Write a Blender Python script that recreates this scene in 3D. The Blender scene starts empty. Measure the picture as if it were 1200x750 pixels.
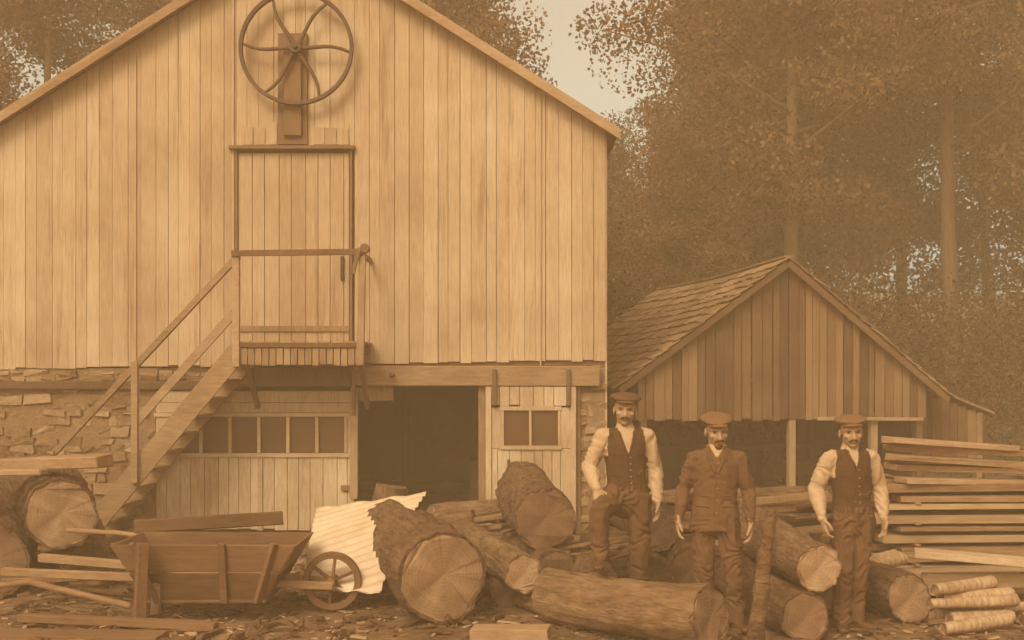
import bpy, math, random
import numpy as np
from mathutils import Vector, Matrix, noise, kdtree
from mathutils.bvhtree import BVHTree
random.seed(7); rng=np.random.default_rng(7)
R=random.uniform
scene=bpy.context.scene

# ------------------------------------------------------------------ materials
def sep(v):
    xs=[0,.12,.3,.58,.7,1]
    return (v, v*float(np.interp(v,xs,[.39,.42,.51,.64,.70,.80])), v*float(np.interp(v,xs,[.12,.14,.21,.34,.40,.5])),1)
def newmat(name):
    m=bpy.data.materials.new(name); m.use_nodes=True
    nt=m.node_tree; b=nt.nodes['Principled BSDF']; return m,nt,b
def N(nt,t,**k):
    n=nt.nodes.new(t)
    for a,b in k.items(): setattr(n,a,b)
    return n
def noise_node(nt,scale,stretch=(1,1,1),detail=6,rough=.6,dist=0):
    tc=N(nt,'ShaderNodeTexCoord'); mp=N(nt,'ShaderNodeMapping')
    mp.inputs['Scale'].default_value=stretch
    nt.links.new(tc.outputs['Object'],mp.inputs['Vector'])
    n=N(nt,'ShaderNodeTexNoise'); n.inputs['Scale'].default_value=scale
    n.inputs['Detail'].default_value=detail; n.inputs['Roughness'].default_value=rough
    n.inputs['Distortion'].default_value=dist
    nt.links.new(mp.outputs['Vector'],n.inputs['Vector']); return n.outputs['Fac']
def math_n(nt,op,a,b,clamp=False):
    n=N(nt,'ShaderNodeMath',operation=op); n.use_clamp=clamp
    for i,x in enumerate((a,b)):
        if isinstance(x,(int,float)): n.inputs[i].default_value=x
        else: nt.links.new(x,n.inputs[i])
    return n.outputs[0]
def ramp(nt,fac,stops):
    r=N(nt,'ShaderNodeValToRGB'); e=r.color_ramp.elements
    e[0].position=stops[0][0]; e[0].color=sep(stops[0][1]); e[1].position=stops[-1][0]; e[1].color=sep(stops[-1][1])
    for p,v in stops[1:-1]:
        x=e.new(p); x.color=sep(v)
    nt.links.new(fac,r.inputs['Fac']); return r.outputs['Color']
def surf(name,v0,v1,fine=20,coarse=1.5,stretch=(1,1,1),wi=.3,wf=.5,wc=.4,rough=.85,bump=.3,bd=.01,spec=.25,metal=0,streak=0):
    m,nt,b=newmat(name)
    f=noise_node(nt,fine,stretch,8,.65); c=noise_node(nt,coarse,(1,1,1) ,4)
    g=N(nt,'ShaderNodeNewGeometry')
    s=math_n(nt,'ADD',math_n(nt,'MULTIPLY',math_n(nt,'SUBTRACT',f,.5),wf*2.2),math_n(nt,'MULTIPLY',math_n(nt,'SUBTRACT',c,.5),wc*2.2))
    s=math_n(nt,'ADD',s,math_n(nt,'MULTIPLY',math_n(nt,'SUBTRACT',g.outputs['Random Per Island'],.5),wi*2))
    if streak:
        k=noise_node(nt,2.6,(3,3,.16),6,.7,.3); k=math_n(nt,'MULTIPLY',math_n(nt,'SUBTRACT',k,.56,True),-streak*6)
        s=math_n(nt,'ADD',s,k)
    s=math_n(nt,'ADD',s,.5,True)
    col=ramp(nt,s,[(0,v0),(.5,(v0+v1)*.5),(1,v1)])
    nt.links.new(col,b.inputs['Base Color']); b.inputs['Roughness'].default_value=rough
    b.inputs['Specular IOR Level'].default_value=spec; b.inputs['Metallic'].default_value=metal
    if bump:
        bn=N(nt,'ShaderNodeBump'); bn.inputs['Strength'].default_value=bump; bn.inputs['Distance'].default_value=bd
        nt.links.new(f,bn.inputs['Height']); nt.links.new(bn.outputs['Normal'],b.inputs['Normal'])
    return m
M={}
M['siding']=surf('weathered_siding',.30,.64,17,1.0,(4,4,.22),.17,.48,.45,bump=.4,streak=.5)
M['loft']=surf('loft_door_wood',.27,.58,17,.9,(4,4,.22),.15,.48,.45,streak=.5)
M['paint']=surf('worn_paint',.30,.64,14,1.2,(4,4,.4),.18,.55,.5,streak=.4)
M['paintH']=surf('worn_paint_h',.30,.60,12,1.2,(.4,4,4),.2,.5,.45)
M['dark']=surf('dark_wood',.08,.24,12,2,(3,3,.4),.3,.4,.3)
M['shedshade']=surf('shed_boards_shaded',.04,.12,10,1.4,(4,4,.3),.42,.45,.4)  # darker copy of the shed boards, interior shade put into the colour
M['shedw']=surf('shed_boards',.07,.28,12,1.4,(4,4,.25),.42,.45,.4,bump=.5,streak=.3)
M['barrow']=surf('barrow_wood',.08,.24,10,1.4,(.4,3,3),.3,.5,.4,bump=.5)
M['shing']=surf('roof_shingle',.15,.38,14,1,(1,1,1),.35,.5,.5,bump=.6)
M['weath']=surf('weathered_timber',.16,.44,10,1.2,(.5,3,3),.25,.55,.45)
M['weathZ']=surf('weathered_post',.16,.42,10,1.2,(3,3,.4),.25,.55,.45)
M['lumber']=surf('sawn_lumber',.12,.42,9,1.2,(.3,4,4),.4,.55,.45)
M['stone']=surf('rubble_stone',.16,.42,14,2,(1,1,1),.35,.6,.6,bump=.9,bd=.04)
M['mortar']=surf('mortar',.18,.34,20,3,(1,1,1),0,.5,.3,bump=.9,bd=.03)
M['bark']=surf('bark',.05,.30,14,3,(.5,1.8,1.8),.1,.95,.5,bump=1,bd=.06)
M['barkl']=surf('bark_light',.10,.38,14,3,(.5,1.8,1.8),.1,.95,.5,bump=1,bd=.06)
M['birch']=surf('birch_bark',.16,.60,12,3,(3,1,1),.2,.8,.3,bump=.4)
M['ground']=surf('trodden_earth',.10,.38,7,.6,(1,1,1),0,.8,.6,bump=1,bd=.08)
M['chips']=surf('wood_chip',.08,.46,12,2,(1,1,1),.8,.2,.1)
M['iron']=surf('rusty_iron',.06,.15,30,4,(1,1,1),0,.5,.3,rough=.6)
M['tin']=surf('corrugated_tin',.42,.72,9,2,(1,1,1),0,.4,.5,rough=.5,bump=0,spec=.5)
M['barnroof']=surf('barn_roof',.22,.45,12,2)
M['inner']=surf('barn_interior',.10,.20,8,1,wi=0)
M['trunk']=surf('tree_bark',.12,.32,10,1.5,(2,2,.5),0,.6,.4,bump=.8,bd=.03)
M['vest']=surf('wool_vest',.06,.11,60,8,wi=0,rough=.95,bump=.3,bd=.003)
M['jacket']=surf('wool_jacket',.09,.18,60,8,wi=0,rough=.95,bump=.4,bd=.003)
M['trou']=surf('wool_trousers',.08,.18,40,5,wi=0,rough=.95,bump=.4,bd=.004)
M['shirt']=surf('linen_shirt',.36,.58,25,6,wi=0,rough=.9,bump=.3,bd=.004)
M['skin']=surf('skin',.32,.44,25,10,wi=0,rough=.6,bump=.1,bd=.001)
M['hair']=surf('hair',.07,.14,90,10,wi=0,bump=.5,bd=.003)
M['cap']=surf('tweed_cap',.08,.15,60,8,wi=0,bump=.4,bd=.003)
M['cap2']=surf('tweed_cap_light',.14,.24,60,8,wi=0,bump=.4,bd=.003)
M['boot']=surf('boot_leather',.07,.15,30,6,wi=0,rough=.6,bump=.3,bd=.003)
M['eye']=surf('eye_dark',.05,.08,10,2,wi=0,rough=.3,bump=0)
M['button']=surf('button_horn',.2,.28,10,2,wi=0,rough=.4,bump=0)
m,nt,b=newmat('window_glass'); b.inputs['Base Color'].default_value=sep(.12); b.inputs['Roughness'].default_value=.15
b.inputs['Specular IOR Level'].default_value=.4; M['glass']=m
def endgrain(name,v0,v1):
    m,nt,b=newmat(name)
    tc=N(nt,'ShaderNodeTexCoord'); w=N(nt,'ShaderNodeTexWave',wave_type='RINGS',rings_direction='X')
    w.inputs['Scale'].default_value=11; w.inputs['Distortion'].default_value=3.5; w.inputs['Detail'].default_value=4; w.inputs['Detail Scale'].default_value=1.0
    nt.links.new(tc.outputs['Object'],w.inputs['Vector'])
    f=noise_node(nt,11,(1,1,1),9,.7); f2=noise_node(nt,3.5,(1,1,1),4)
    sx=N(nt,'ShaderNodeSeparateXYZ'); nt.links.new(tc.outputs['Object'],sx.inputs[0])
    an=math_n(nt,'ARCTAN2',sx.outputs['Z'],sx.outputs['Y'])
    n1=N(nt,'ShaderNodeTexNoise',noise_dimensions='1D'); n1.inputs['Scale'].default_value=4.5; n1.inputs['Detail'].default_value=3
    nt.links.new(math_n(nt,'ADD',an,math_n(nt,'MULTIPLY',f2,.5)),n1.inputs['W'])
    crack=math_n(nt,'MULTIPLY',math_n(nt,'SUBTRACT',n1.outputs['Fac'],.58,True),-1.6)
    oi=N(nt,'ShaderNodeObjectInfo')
    s=math_n(nt,'ADD',math_n(nt,'MULTIPLY',w.outputs['Fac'],.10),math_n(nt,'MULTIPLY',f,.8))
    s=math_n(nt,'ADD',s,math_n(nt,'MULTIPLY',math_n(nt,'SUBTRACT',f2,.5),1.4)); s=math_n(nt,'ADD',s,crack)
    s=math_n(nt,'ADD',s,math_n(nt,'MULTIPLY',math_n(nt,'SUBTRACT',oi.outputs['Random'],.5),.4),True)
    nt.links.new(ramp(nt,s,[(0,v0),(.5,(v0+v1)/2),(1,v1)]),b.inputs['Base Color']); b.inputs['Roughness'].default_value=.9
    bn=N(nt,'ShaderNodeBump'); bn.inputs['Strength'].default_value=.7; bn.inputs['Distance'].default_value=.02
    nt.links.new(f,bn.inputs['Height']); nt.links.new(bn.outputs['Normal'],b.inputs['Normal']); return m
M['end']=endgrain('end_grain',.10,.44); M['endd']=endgrain('end_grain_dark',.06,.26)
def leafmat(name,v0,v1):
    m,nt,b=newmat(name); g=N(nt,'ShaderNodeNewGeometry')
    c=noise_node(nt,.6,(1,1,1),4)
    s=math_n(nt,'ADD',math_n(nt,'MULTIPLY',g.outputs['Random Per Island'],.35),math_n(nt,'MULTIPLY',math_n(nt,'SUBTRACT',c,.33),1.9),True)
    col=ramp(nt,s,[(0,v0),(.5,(v0+v1)/2),(1,v1)])
    nt.links.new(col,b.inputs['Base Color']); b.inputs['Roughness'].default_value=1; b.inputs['Specular IOR Level'].default_value=0
    return m
M['leaf']=leafmat('foliage',.05,.26); M['leafd']=leafmat('foliage_distant',.07,.20); M['leafb']=leafmat('foliage_undergrowth',.03,.15)

# ------------------------------------------------------------------ mesh builder
def link(o,parent=None):
    scene.collection.objects.link(o)
    if parent:
        o.parent=parent; o.matrix_parent_inverse=Matrix.Translation(-parent.location)
    return o
def empty(name,loc):
    e=bpy.data.objects.new(name,None); e.location=loc; e.empty_display_size=.3; scene.collection.objects.link(e); return e
class MB:
    def __init__(s): s.V=[];s.F=[];s.M=[]
    def add(s,v,f,m=0):
        o=len(s.V); s.V+= [tuple(x) for x in v]; s.F+=[tuple(i+o for i in q) for q in f]; s.M+=[m]*len(f)
    def hexa(s,v,m=0):
        s.add(v,[(0,3,2,1),(4,5,6,7),(0,1,5,4),(1,2,6,5),(2,3,7,6),(3,0,4,7)],m)
    def box(s,x0,x1,y0,y1,z0,z1,m=0,j=0):
        v=[(x0,y0,z0),(x1,y0,z0),(x1,y1,z0),(x0,y1,z0),(x0,y0,z1),(x1,y0,z1),(x1,y1,z1),(x0,y1,z1)]
        if j: v=[tuple(c+R(-j,j) for c in p) for p in v]
        s.hexa(v,m)
    def beam(s,p0,p1,w,h,m=0,j=0,up=(0,0,1)):
        p0=Vector(p0);p1=Vector(p1);d=(p1-p0).normalized();u=Vector(up)
        y=u.cross(d)
        if y.length<1e-3: y=Vector((0,1,0)).cross(d)
        y.normalize(); z=d.cross(y)
        v=[]
        for zz in(-h/2,h/2):
            for a,b in((p0,-w/2),(p1,-w/2),(p1,w/2),(p0,w/2)):
                q=a+y*b+z*zz; v.append(tuple(c+R(-j,j) for c in q))
        s.hexa(v,m)
    def tube(s,pts,rad,seg=12,m=0,ref=None,step=None,cap='round',power=1.0):
        pts=[Vector(p) for p in pts]; rad=[(r,r) if not isinstance(r,tuple) else r for r in rad]
        if step:
            P=[];Q=[]
            for i in range(len(pts)-1):
                n=max(1,int((pts[i+1]-pts[i]).length/step))
                for k in range(n):
                    t=k/n; P.append(pts[i].lerp(pts[i+1],t)); Q.append(tuple(rad[i][c]*(1-t)+rad[i+1][c]*t for c in(0,1)))
            P.append(pts[-1]);Q.append(rad[-1]); pts,rad=P,Q
        n=len(pts); T=[(pts[min(i+1,n-1)]-pts[max(i-1,0)]).normalized() for i in range(n)]
        if ref is None:
            ref=Vector((1,0,0)) if abs(T[0].x)<.8 else Vector((0,1,0))
        ref=Vector(ref); rings=[]
        def ring(p,t,a,b):
            u=(ref-t*ref.dot(t)).normalized(); v=t.cross(u); out=[]
            for k in range(seg):
                th=2*math.pi*k/seg; c,sn=math.cos(th),math.sin(th)
                c=math.copysign(abs(c)**power,c); sn=math.copysign(abs(sn)**power,sn)
                out.append(p+u*a*c+v*b*sn)
            return out
        if cap=='round':
            mr=min(rad[0]); 
            for a in(75,50,25):
                c=math.cos(math.radians(a)); rings.append(ring(pts[0]-T[0]*mr*math.sin(math.radians(a)),T[0],rad[0][0]*c,rad[0][1]*c))
            e0=pts[0]-T[0]*mr
        else: e0=pts[0]
        for i in range(n): rings.append(ring(pts[i],T[i],*rad[i]))
        if cap=='round':
            mr=min(rad[-1])
            for a in(25,50,75):
                c=math.cos(math.radians(a)); rings.append(ring(pts[-1]+T[-1]*mr*math.sin(math.radians(a)),T[-1],rad[-1][0]*c,rad[-1][1]*c))
            e1=pts[-1]+T[-1]*mr
        else: e1=pts[-1]
        V=[p for r in rings for p in r]; F=[]
        for i in range(len(rings)-1):
            for k in range(seg):
                a=i*seg+k;b2=i*seg+(k+1)%seg; F.append((a,b2,b2+seg,a+seg))
        c0=len(V);V.append(e0);c1=len(V);V.append(e1);L=(len(rings)-1)*seg
        for k in range(seg):
            F.append((c0,(k+1)%seg,k)); F.append((c1,L+k,L+(k+1)%seg))
        s.add(V,F,m)
    def ell(s,c,r,m=0,seg=16,rot=None):
        V=[];F=[];nr=seg//2; c=Vector(c)
        for i in range(1,nr):
            ph=math.pi*i/nr
            for k in range(seg):
                th=2*math.pi*k/seg; p=Vector((r[0]*math.sin(ph)*math.cos(th),r[1]*math.sin(ph)*math.sin(th),r[2]*math.cos(ph)))
                if rot: p=rot@p
                V.append(c+p)
        top=Vector((0,0,r[2]));bot=-top
        if rot: top=rot@top;bot=rot@bot
        for i in range(nr-2):
            for k in range(seg):
                a=i*seg+k;b2=i*seg+(k+1)%seg; F.append((a,a+seg,b2+seg,b2))
        t=len(V);V.append(c+top);bt=len(V);V.append(c+bot);L=(nr-2)*seg
        for k in range(seg): F.append((t,k,(k+1)%seg)); F.append((bt,L+(k+1)%seg,L+k))
        s.add(V,F,m)
    def mesh(s,name,mats,smooth=False):
        me=bpy.data.meshes.new(name); me.from_pydata(s.V,[],s.F)
        for x in mats: me.materials.append(x)
        me.polygons.foreach_set('material_index',s.M)
        if smooth: me.polygons.foreach_set('use_smooth',[True]*len(s.F))
        me.update(); return me
    def obj(s,name,mats,parent=None,smooth=False,bevel=0,mat=None):
        o=bpy.data.objects.new(name,s.mesh(name,mats,smooth)); 
        if mat is not None: o.matrix_world=mat
        link(o,parent)
        if bevel:
            b=o.modifiers.new('bevel','BEVEL'); b.width=bevel; b.segments=1
        return o

# ------------------------------------------------------------------ ground
def gh(x,y):
    z=.05*noise.noise(Vector((x*.7,y*.7,0)))+.022*noise.noise(Vector((x*3,y*3,4)))
    if y>30: z+=min((y-30)*.12,9)+.5*noise.noise(Vector((x*.08,y*.08,2)))*min(1,(y-30)/10)
    return z
xs=np.concatenate([np.linspace(-160,-9,24),np.arange(-8.8,8.9,.11),np.linspace(9.2,160,24)])
ys=np.concatenate([np.linspace(-40,5.5,10),np.arange(6,17,.11),np.linspace(17.5,40,24),np.linspace(42,200,20)])
V=[(x,y,gh(x,y)) for y in ys for x in xs]; nx=len(xs)
F=[(j*nx+i,j*nx+i+1,(j+1)*nx+i+1,(j+1)*nx+i) for j in range(len(ys)-1) for i in range(nx-1)]
g=MB(); g.add(V,F); g.obj('ground',[M['ground']],smooth=True)

# ------------------------------------------------------------------ barn
BX0,BX1,BC,BY=-6.55,1.185,-2.68,15.6
def roofz(x): return 7.56-.637*abs(x-BC)
barn=empty('timber_barn',(BC,BY,0))
s=MB(); x=BX0
while x<BX1-.02:
    w=min(R(.12,.20),BX1-x); xa,xb=x,x+w-R(.002,.007)
    y=BY-.03+R(-.006,.007); z0=2.085+.10*(x-BX0)/(BX1-BX0)+R(-.015,.015)
    xm=(xa+xb)/2
    if -3.47<xm<-2.03: z0=4.84
    za,zb=roofz(xa)-.02,roofz(xb)-.02
    if xa<BC<xb: za=zb=max(za,zb)
    k=R(-.004,.004)
    s.hexa([(xa+k,y,z0),(xb+k,y,z0),(xb+k,y+.025,z0),(xa+k,y+.025,z0),(xa,y,za),(xb,y,zb),(xb,y+.025,zb),(xa,y+.025,za)])
    x+=w
for xx in(-4.75,-3.52,.35): s.box(xx,xx+.02,BY-.05,BY-.039,2.12,roofz(xx)-.1)
s.obj('siding',[M['siding']],barn,bevel=.002)
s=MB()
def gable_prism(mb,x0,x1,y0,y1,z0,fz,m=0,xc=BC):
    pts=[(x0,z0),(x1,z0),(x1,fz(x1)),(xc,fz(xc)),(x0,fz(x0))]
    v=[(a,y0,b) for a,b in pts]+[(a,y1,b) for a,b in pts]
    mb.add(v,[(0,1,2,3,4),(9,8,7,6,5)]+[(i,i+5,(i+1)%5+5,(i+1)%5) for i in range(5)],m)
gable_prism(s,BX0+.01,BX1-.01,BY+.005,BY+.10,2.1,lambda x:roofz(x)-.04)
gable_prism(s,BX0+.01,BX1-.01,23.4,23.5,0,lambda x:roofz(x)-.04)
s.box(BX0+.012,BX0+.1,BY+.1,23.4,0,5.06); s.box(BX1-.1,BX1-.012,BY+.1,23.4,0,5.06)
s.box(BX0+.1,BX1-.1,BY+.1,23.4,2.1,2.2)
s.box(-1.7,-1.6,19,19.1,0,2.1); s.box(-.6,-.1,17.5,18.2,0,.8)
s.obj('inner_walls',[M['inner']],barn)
s=MB(); y=BY
while y<23.4:
    w=R(.15,.2); s.box(BX1-.01,BX1+.012+R(0,.006),y,y+w-.01,.4,5.05); y+=w
s.obj('side_boards',[M['siding']],barn)
s=MB()
for sg in(-1,1):
    xe=BC+sg*4.02
    for (ya,yb,dz,th,m) in((15.38,23.7,.03,.05,0),(15.36,15.42,-.06,.085,1)):
        a=[(BC,roofz(BC)+dz),(xe,roofz(xe)+dz)]
        if sg<0:a=a[::-1]
        v=[(a[0][0],ya,a[0][1]),(a[1][0],ya,a[1][1]),(a[1][0],yb,a[1][1]),(a[0][0],yb,a[0][1])]
        v+= [(p[0],p[1],p[2]+th) for p in v]; s.hexa(v,m)
s.obj('roof',[M['barnroof'],M['weath']],barn)
s=MB(); x=-3.45
while x<-2.06:
    w=min(R(.15,.2),-2.05-x); s.box(x,x+w-.007,BY-.016+R(-.003,.003),BY+.0,2.4,4.80); x+=w
s.obj('loft_door',[M['loft']],barn,bevel=.002)
s=MB()
s.box(-3.49,-3.455,BY-.045,BY-.005,2.4,4.84,1); s.box(-2.045,-2.01,BY-.05,BY-.005,2.4,4.84,1)
s.box(-3.56,-1.97,BY-.11,BY-.0,4.842,4.885,1)
s.box(-3.45,-2.05,BY-.04,BY-.021,2.55,2.62); 
s.box(-2.16,-2.12,BY-.06,BY-.021,3.2,3.5,1)
s.obj('loft_door_frame',[M['weathZ'],M['dark']],barn,bevel=.003)
s=MB(); s.box(-2.94,-2.57,BY-.085,BY-.03,4.90,6.3,0,.004); s.box(-2.86,-2.64,BY-.14,BY-.086,5.0,6.25,0,.004)
s.obj('wheel_bracket',[M['dark'],M['weathZ']],barn,bevel=.005)
s=MB(); x=-3.4
while x<-2.05:
    if not -3.1<x<-2.56: s.box(x,min(x+.14,-2.05),BY-.048,BY-.040,4.9+R(0,.01),5.15+R(-.05,.05),0,.001)
    x+=.15
s.obj('patch_boards',[M['loft']],barn)
wc=Vector((-2.69,BY-.20,6.08)); s=MB(); rr=.69
V=[];F=[];ns=64
prof=[(-.022,-.035),(.024,-.04),(.024,.04),(-.022,.035)]
for i in range(ns):
    t=2*math.pi*i/ns
    for a,b2 in prof: V.append(wc+Vector((math.cos(t)*(rr+a),b2,math.sin(t)*(rr+a))))
for i in range(ns):
    for k in range(4):
        F.append((i*4+k,i*4+(k+1)%4,((i+1)%ns)*4+(k+1)%4,((i+1)%ns)*4+k))
s.add(V,F)
for i in range(6):
    t=math.pi/3*i-.08; pts=[];rd=[]
    for k in range(7):
        q=k/6; r=q*rr*.97; th=t+.13*math.sin(q*math.pi)
        pts.append(wc+Vector((math.cos(th)*r,0,math.sin(th)*r))); rd.append(.030-.010*q)
    s.tube(pts,rd,8)
s.tube([wc-Vector((0,.07,0)),wc+Vector((0,.06,0))],[.075,.075],16,cap='flat')
s.tube([wc-Vector((0,.11,0)),wc+Vector((0,.20,0))],[.03,.03],10,cap='flat')
s.obj('pulley_wheel',[M['iron']],barn,bevel=.006)
def stones(mb,x0,x1,z0,z1,y):
    z=z0
    while z<z1-.03:
        h=min(R(.06,.15),z1-z); x=x0-R(0,.15)
        while x<x1:
            w=R(.09,.36); xa,xb=max(x,x0),min(x+w-.012,x1)
            if xb-xa>.05:
                hh=h*R(.75,1.25); yy=y+R(-.04,.025); t=R(-.03,.03)
                v=[(xa,yy,z),(xb,yy,z+t),(xb,y+.15,z),(xa,y+.15,z),(xa,yy,z+hh-.015+t),(xb,yy,z+hh-.015),(xb,y+.15,z+hh-.015),(xa,y+.15,z+hh-.015)]
                mb.hexa([tuple(c+R(-.022,.022) for c in p) for p in v])
            x+=w
        z+=h
s=MB(); stones(s,BX0,-4.50,0,1.80,BY); stones(s,BX0,-3.6,1.94,2.07,BY); stones(s,.83,BX1,0,2.12,BY-.0)
s.obj('stone_wall',[M['stone']],barn,bevel=.024)
s=MB(); s.box(BX0+.01,-4.50,BY+.0,BY+.12,0,2.09); s.box(.84,BX1-.01,BY+.0,BY+.12,0,2.1); s.box(-4.5,.84,BY+.02,BY+.1,1.85,2.09,1)
s.obj('mortar',[M['mortar'],M['inner']],barn)
s=MB()
s.box(-2.0,1.10,BY-.16,BY+.01,1.87,2.11,0,.012); s.box(-6.55,-3.4,BY-.09,BY+.0,1.82,1.92,1,.01)
s.box(-3.6,-2.01,BY-.10,BY+.01,1.86,2.09,1,.01)  # dark stretch below the landing, its shadow given as dark wood
s.tube([(-1.5,BY-.2,2.0),(-1.5,BY-.14,2.0)],[.035,.035],8,1)
s.obj('lintel_beam',[M['weath'],M['dark']],barn,bevel=.012)
s=MB()
def vplanks(mb,x0,x1,y,z0,z1,w0=.12,w1=.18,m=0):
    x=x0
    while x<x1-.01:
        w=min(R(w0,w1),x1-x); mb.box(x,x+w-.006,y+R(-.003,.003),y+.03,z0+R(0,.03),z1,m); x+=w
vplanks(s,-4.48,-1.98,BY-.04,.04,.98)
s.box(-4.48,-1.98,BY-.045,BY-.01,1.53,1.655,0,.003); s.box(-4.48,-1.98,BY-.045,BY-.01,1.66,1.80,0,.003)
s.box(-4.48,-4.28,BY-.045,BY-.01,.985,1.515); s.box(-2.09,-1.98,BY-.045,BY-.01,.985,1.515)
s.obj('workshop_door',[M['paint']],barn,bevel=.003)
s=MB()
s.box(-4.50,-1.96,BY-.065,BY-.042,.97,1.02); s.box(-4.50,-1.96,BY-.065,BY-.042,1.48,1.525)
for i in range(7):
    xx=-4.28+i*(2.19/6); s.box(xx-.02,xx+.02,BY-.06,BY-.02,1.025,1.475)
s.box(-3.2,-3.14,BY-.062,BY-.041,.05,.95)
s.box(-4.28,-2.09,BY-.012,BY-.006,1.0,1.5,1)
s.obj('workshop_window',[M['paintH'],M['glass']],barn)
s=MB(); s.box(-2.03,-1.93,BY-.13,BY-.07,.45,1.85,0,.008); s.box(-2.00,-1.96,BY-.17,BY-.135,1.5,2.05,1,.004)
s.box(-2.15,-1.93,BY-.09,BY-.066,.55,.62,1)
s.box(-.42,-.33,BY-.06,BY+.02,0,1.86,0,.005); s.box(.80,.86,BY-.06,BY+.02,0,1.86,0,.005)
for xx in(-.22,.70): s.box(xx-.025,xx+.025,BY-.21,BY-.165,1.62,2.08,1,.004)
s.box(-1.93,-1.5,BY-.05,BY,1.68,1.85,0,.01)
s.box(-1.93,-.42,BY-.05,BY+.05,0,.05,1,.01)
s.obj('door_fittings',[M['weathZ'],M['dark']],barn,bevel=.004)
s=MB(); vplanks(s,-.33,.80,BY-.13,.08,1.08,.1,.16); vplanks(s,-.33,.80,BY-.13,1.60,1.86)
s.box(-.33,-.13,BY-.135,BY-.1,1.085,1.595); s.box(.6,.80,BY-.135,BY-.1,1.085,1.595)
for a in(-.13,.215,.575): s.box(a,a+.03,BY-.15,BY-.1,1.12,1.56)
s.box(-.15,.62,BY-.155,BY-.136,1.07,1.12); s.box(-.15,.62,BY-.155,BY-.136,1.56,1.61)
s.box(-.33,-.26,BY-.16,BY-.136,.1,1.85); s.box(.73,.8,BY-.16,BY-.136,.1,1.85)
s.box(-.13,.6,BY-.11,BY-.105,1.1,1.58,1); s.box(-.06,-.03,BY-.2,BY-.14,.75,.95,2)
s.obj('sliding_door',[M['paint'],M['glass'],M['iron']],barn,bevel=.003)

# ------------------------------------------------------------------ stairs & landing
st=empty('loft_staircase',(-3.8,14.9,0)); s=MB(); YF,YB=14.7,15.5
x=-3.25
while x<-1.79:
    w=R(.12,.17); s.box(x,min(x+w-.008,-1.76),YF-.02,YB+.06,2.37,2.405,0,.003); x+=w
s.box(-3.27,-1.74,YF-.06,YF-.02,2.33,2.385,1,.004)
x=-3.22
while x<-1.8:
    s.box(x,x+.075,YF-.03+R(-.006,.006),YF-.005,2.12+R(-.01,.01),2.325,2); x+=.085
for xx in(-3.2,-2.5,-1.82): s.beam((xx,YF+.03,2.31),(xx,YB+.05,2.31),.06,.1,1)
for xx in(-3.2,-1.82): s.beam((xx,YF+.05,2.25),(xx,YB+.05,1.6),.06,.06,1)
P=lambda x,z,y=YF:(x,y,z)
s.beam(P(-3.20,2.36),P(-5.16,.0),.045,.24,0,.004); s.beam(P(-3.20,2.36,YB),P(-5.16,.0,YB),.045,.24,0,.004)
s.beam(P(-3.25,3.42,YF-.03),P(-5.48,1.03,YF-.03),.06,.075,0,.003)
s.beam(P(-3.3,2.74,YF-.03),P(-4.5,1.40,YF-.03),.04,.10,0,.003)
for i in range(10):
    z=.2+i*.215; xx=-5.16+(z/2.36)*1.96
    s.box(xx-.10,xx+.16,YF+.025,YB-.025,z,z+.035,0,.003)
s.beam(P(-4.47,.72,YF-.055),P(-4.47,2.16,YF-.055),.08,.06,0,.004)
s.beam(P(-5.46,0,YF-.06),P(-5.46,1.1,YF-.06),.08,.07,0,.004)
s.beam(P(-3.27,2.1,YF-.05),P(-3.27,3.46,YF-.05),.085,.07,0,.004)
s.beam(P(-1.80,2.12,YF-.05),P(-1.77,3.52,YF-.05),.09,.08,2,.004)
s.beam(P(-3.32,3.44,YF-.10),P(-1.74,3.46,YF-.10),.03,.07,1,.003)
s.beam((-1.78,YF,3.44),(-1.78,YB+.08,3.44),.04,.06,0)
s.tube([(-1.74,YF-.15,3.5),(-1.74,YF-.02,3.5)],[.055,.055],14,1,cap='flat')
s.beam((-1.88,YF-.12,3.2),(-1.80,YF-.12,3.5),.03,.05,1)
s.obj('stair_frame',[M['weath'],M['dark'],M['weathZ']],st,bevel=.004)

# ------------------------------------------------------------------ shed
T=Matrix.Translation((3.757,17,0))@Matrix.Rotation(math.radians(9),4,'Z')
shed=empty('open_shed',(3.757,17,0))
sl,sr=.735,.80
def sz(x): return 3.56-(sl*-x if x<0 else sr*x)
s=MB(); x=-2.08
while x<2.05:
    w=R(.09,.16); xa,xb=x,min(x+w-R(.006,.018),2.08); y=R(-.012,.012)
    za,zb=sz(xa)-.03,sz(xb)-.03
    if xa<0<xb: za=zb=min(za,zb)
    z0=1.40+R(-.03,.02); k=R(-.006,.006)
    s.hexa([(xa+k,y,z0),(xb+k,y,z0),(xb+k,y+.02,z0),(xa+k,y+.02,z0),(xa,y,za),(xb,y,zb),(xb,y+.02,zb),(xa,y+.02,za)])
    x+=w
x=2.15
while x<3.05:
    w=R(.11,.16); s.box(x,x+w-.015,.5+R(-.01,.01),.53,.6,1.85-(x-2.1)*.4,0,.005); x+=w
s.obj('gable_boards',[M['shedw']],shed,mat=T)
s=MB()
for xx in(-2.0,.12,1.32,2.0): s.beam((xx,.08,0),(xx,.08,1.42),.09,.1,1 if xx in(.12,1.32) else 0,.008)
for xx in(-2.0,0,2.0): s.beam((xx,6.0,0),(xx,6.0,2.0),.12,.12,0)
s.beam((-2.1,.09,1.44),(2.05,.09,1.44),.08,.1,0,.005); s.beam((.45,-.03,1.40),(2.02,-.03,1.385),.03,.045,2,.003)
s.beam((0,-.12,sz(0)-.03),(-2.36,-.12,sz(-2.36)-.03),.03,.09,0,.003); s.beam((0,-.12,sz(0)-.03),(2.35,-.12,sz(2.35)-.03),.03,.09,0,.003)
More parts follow.
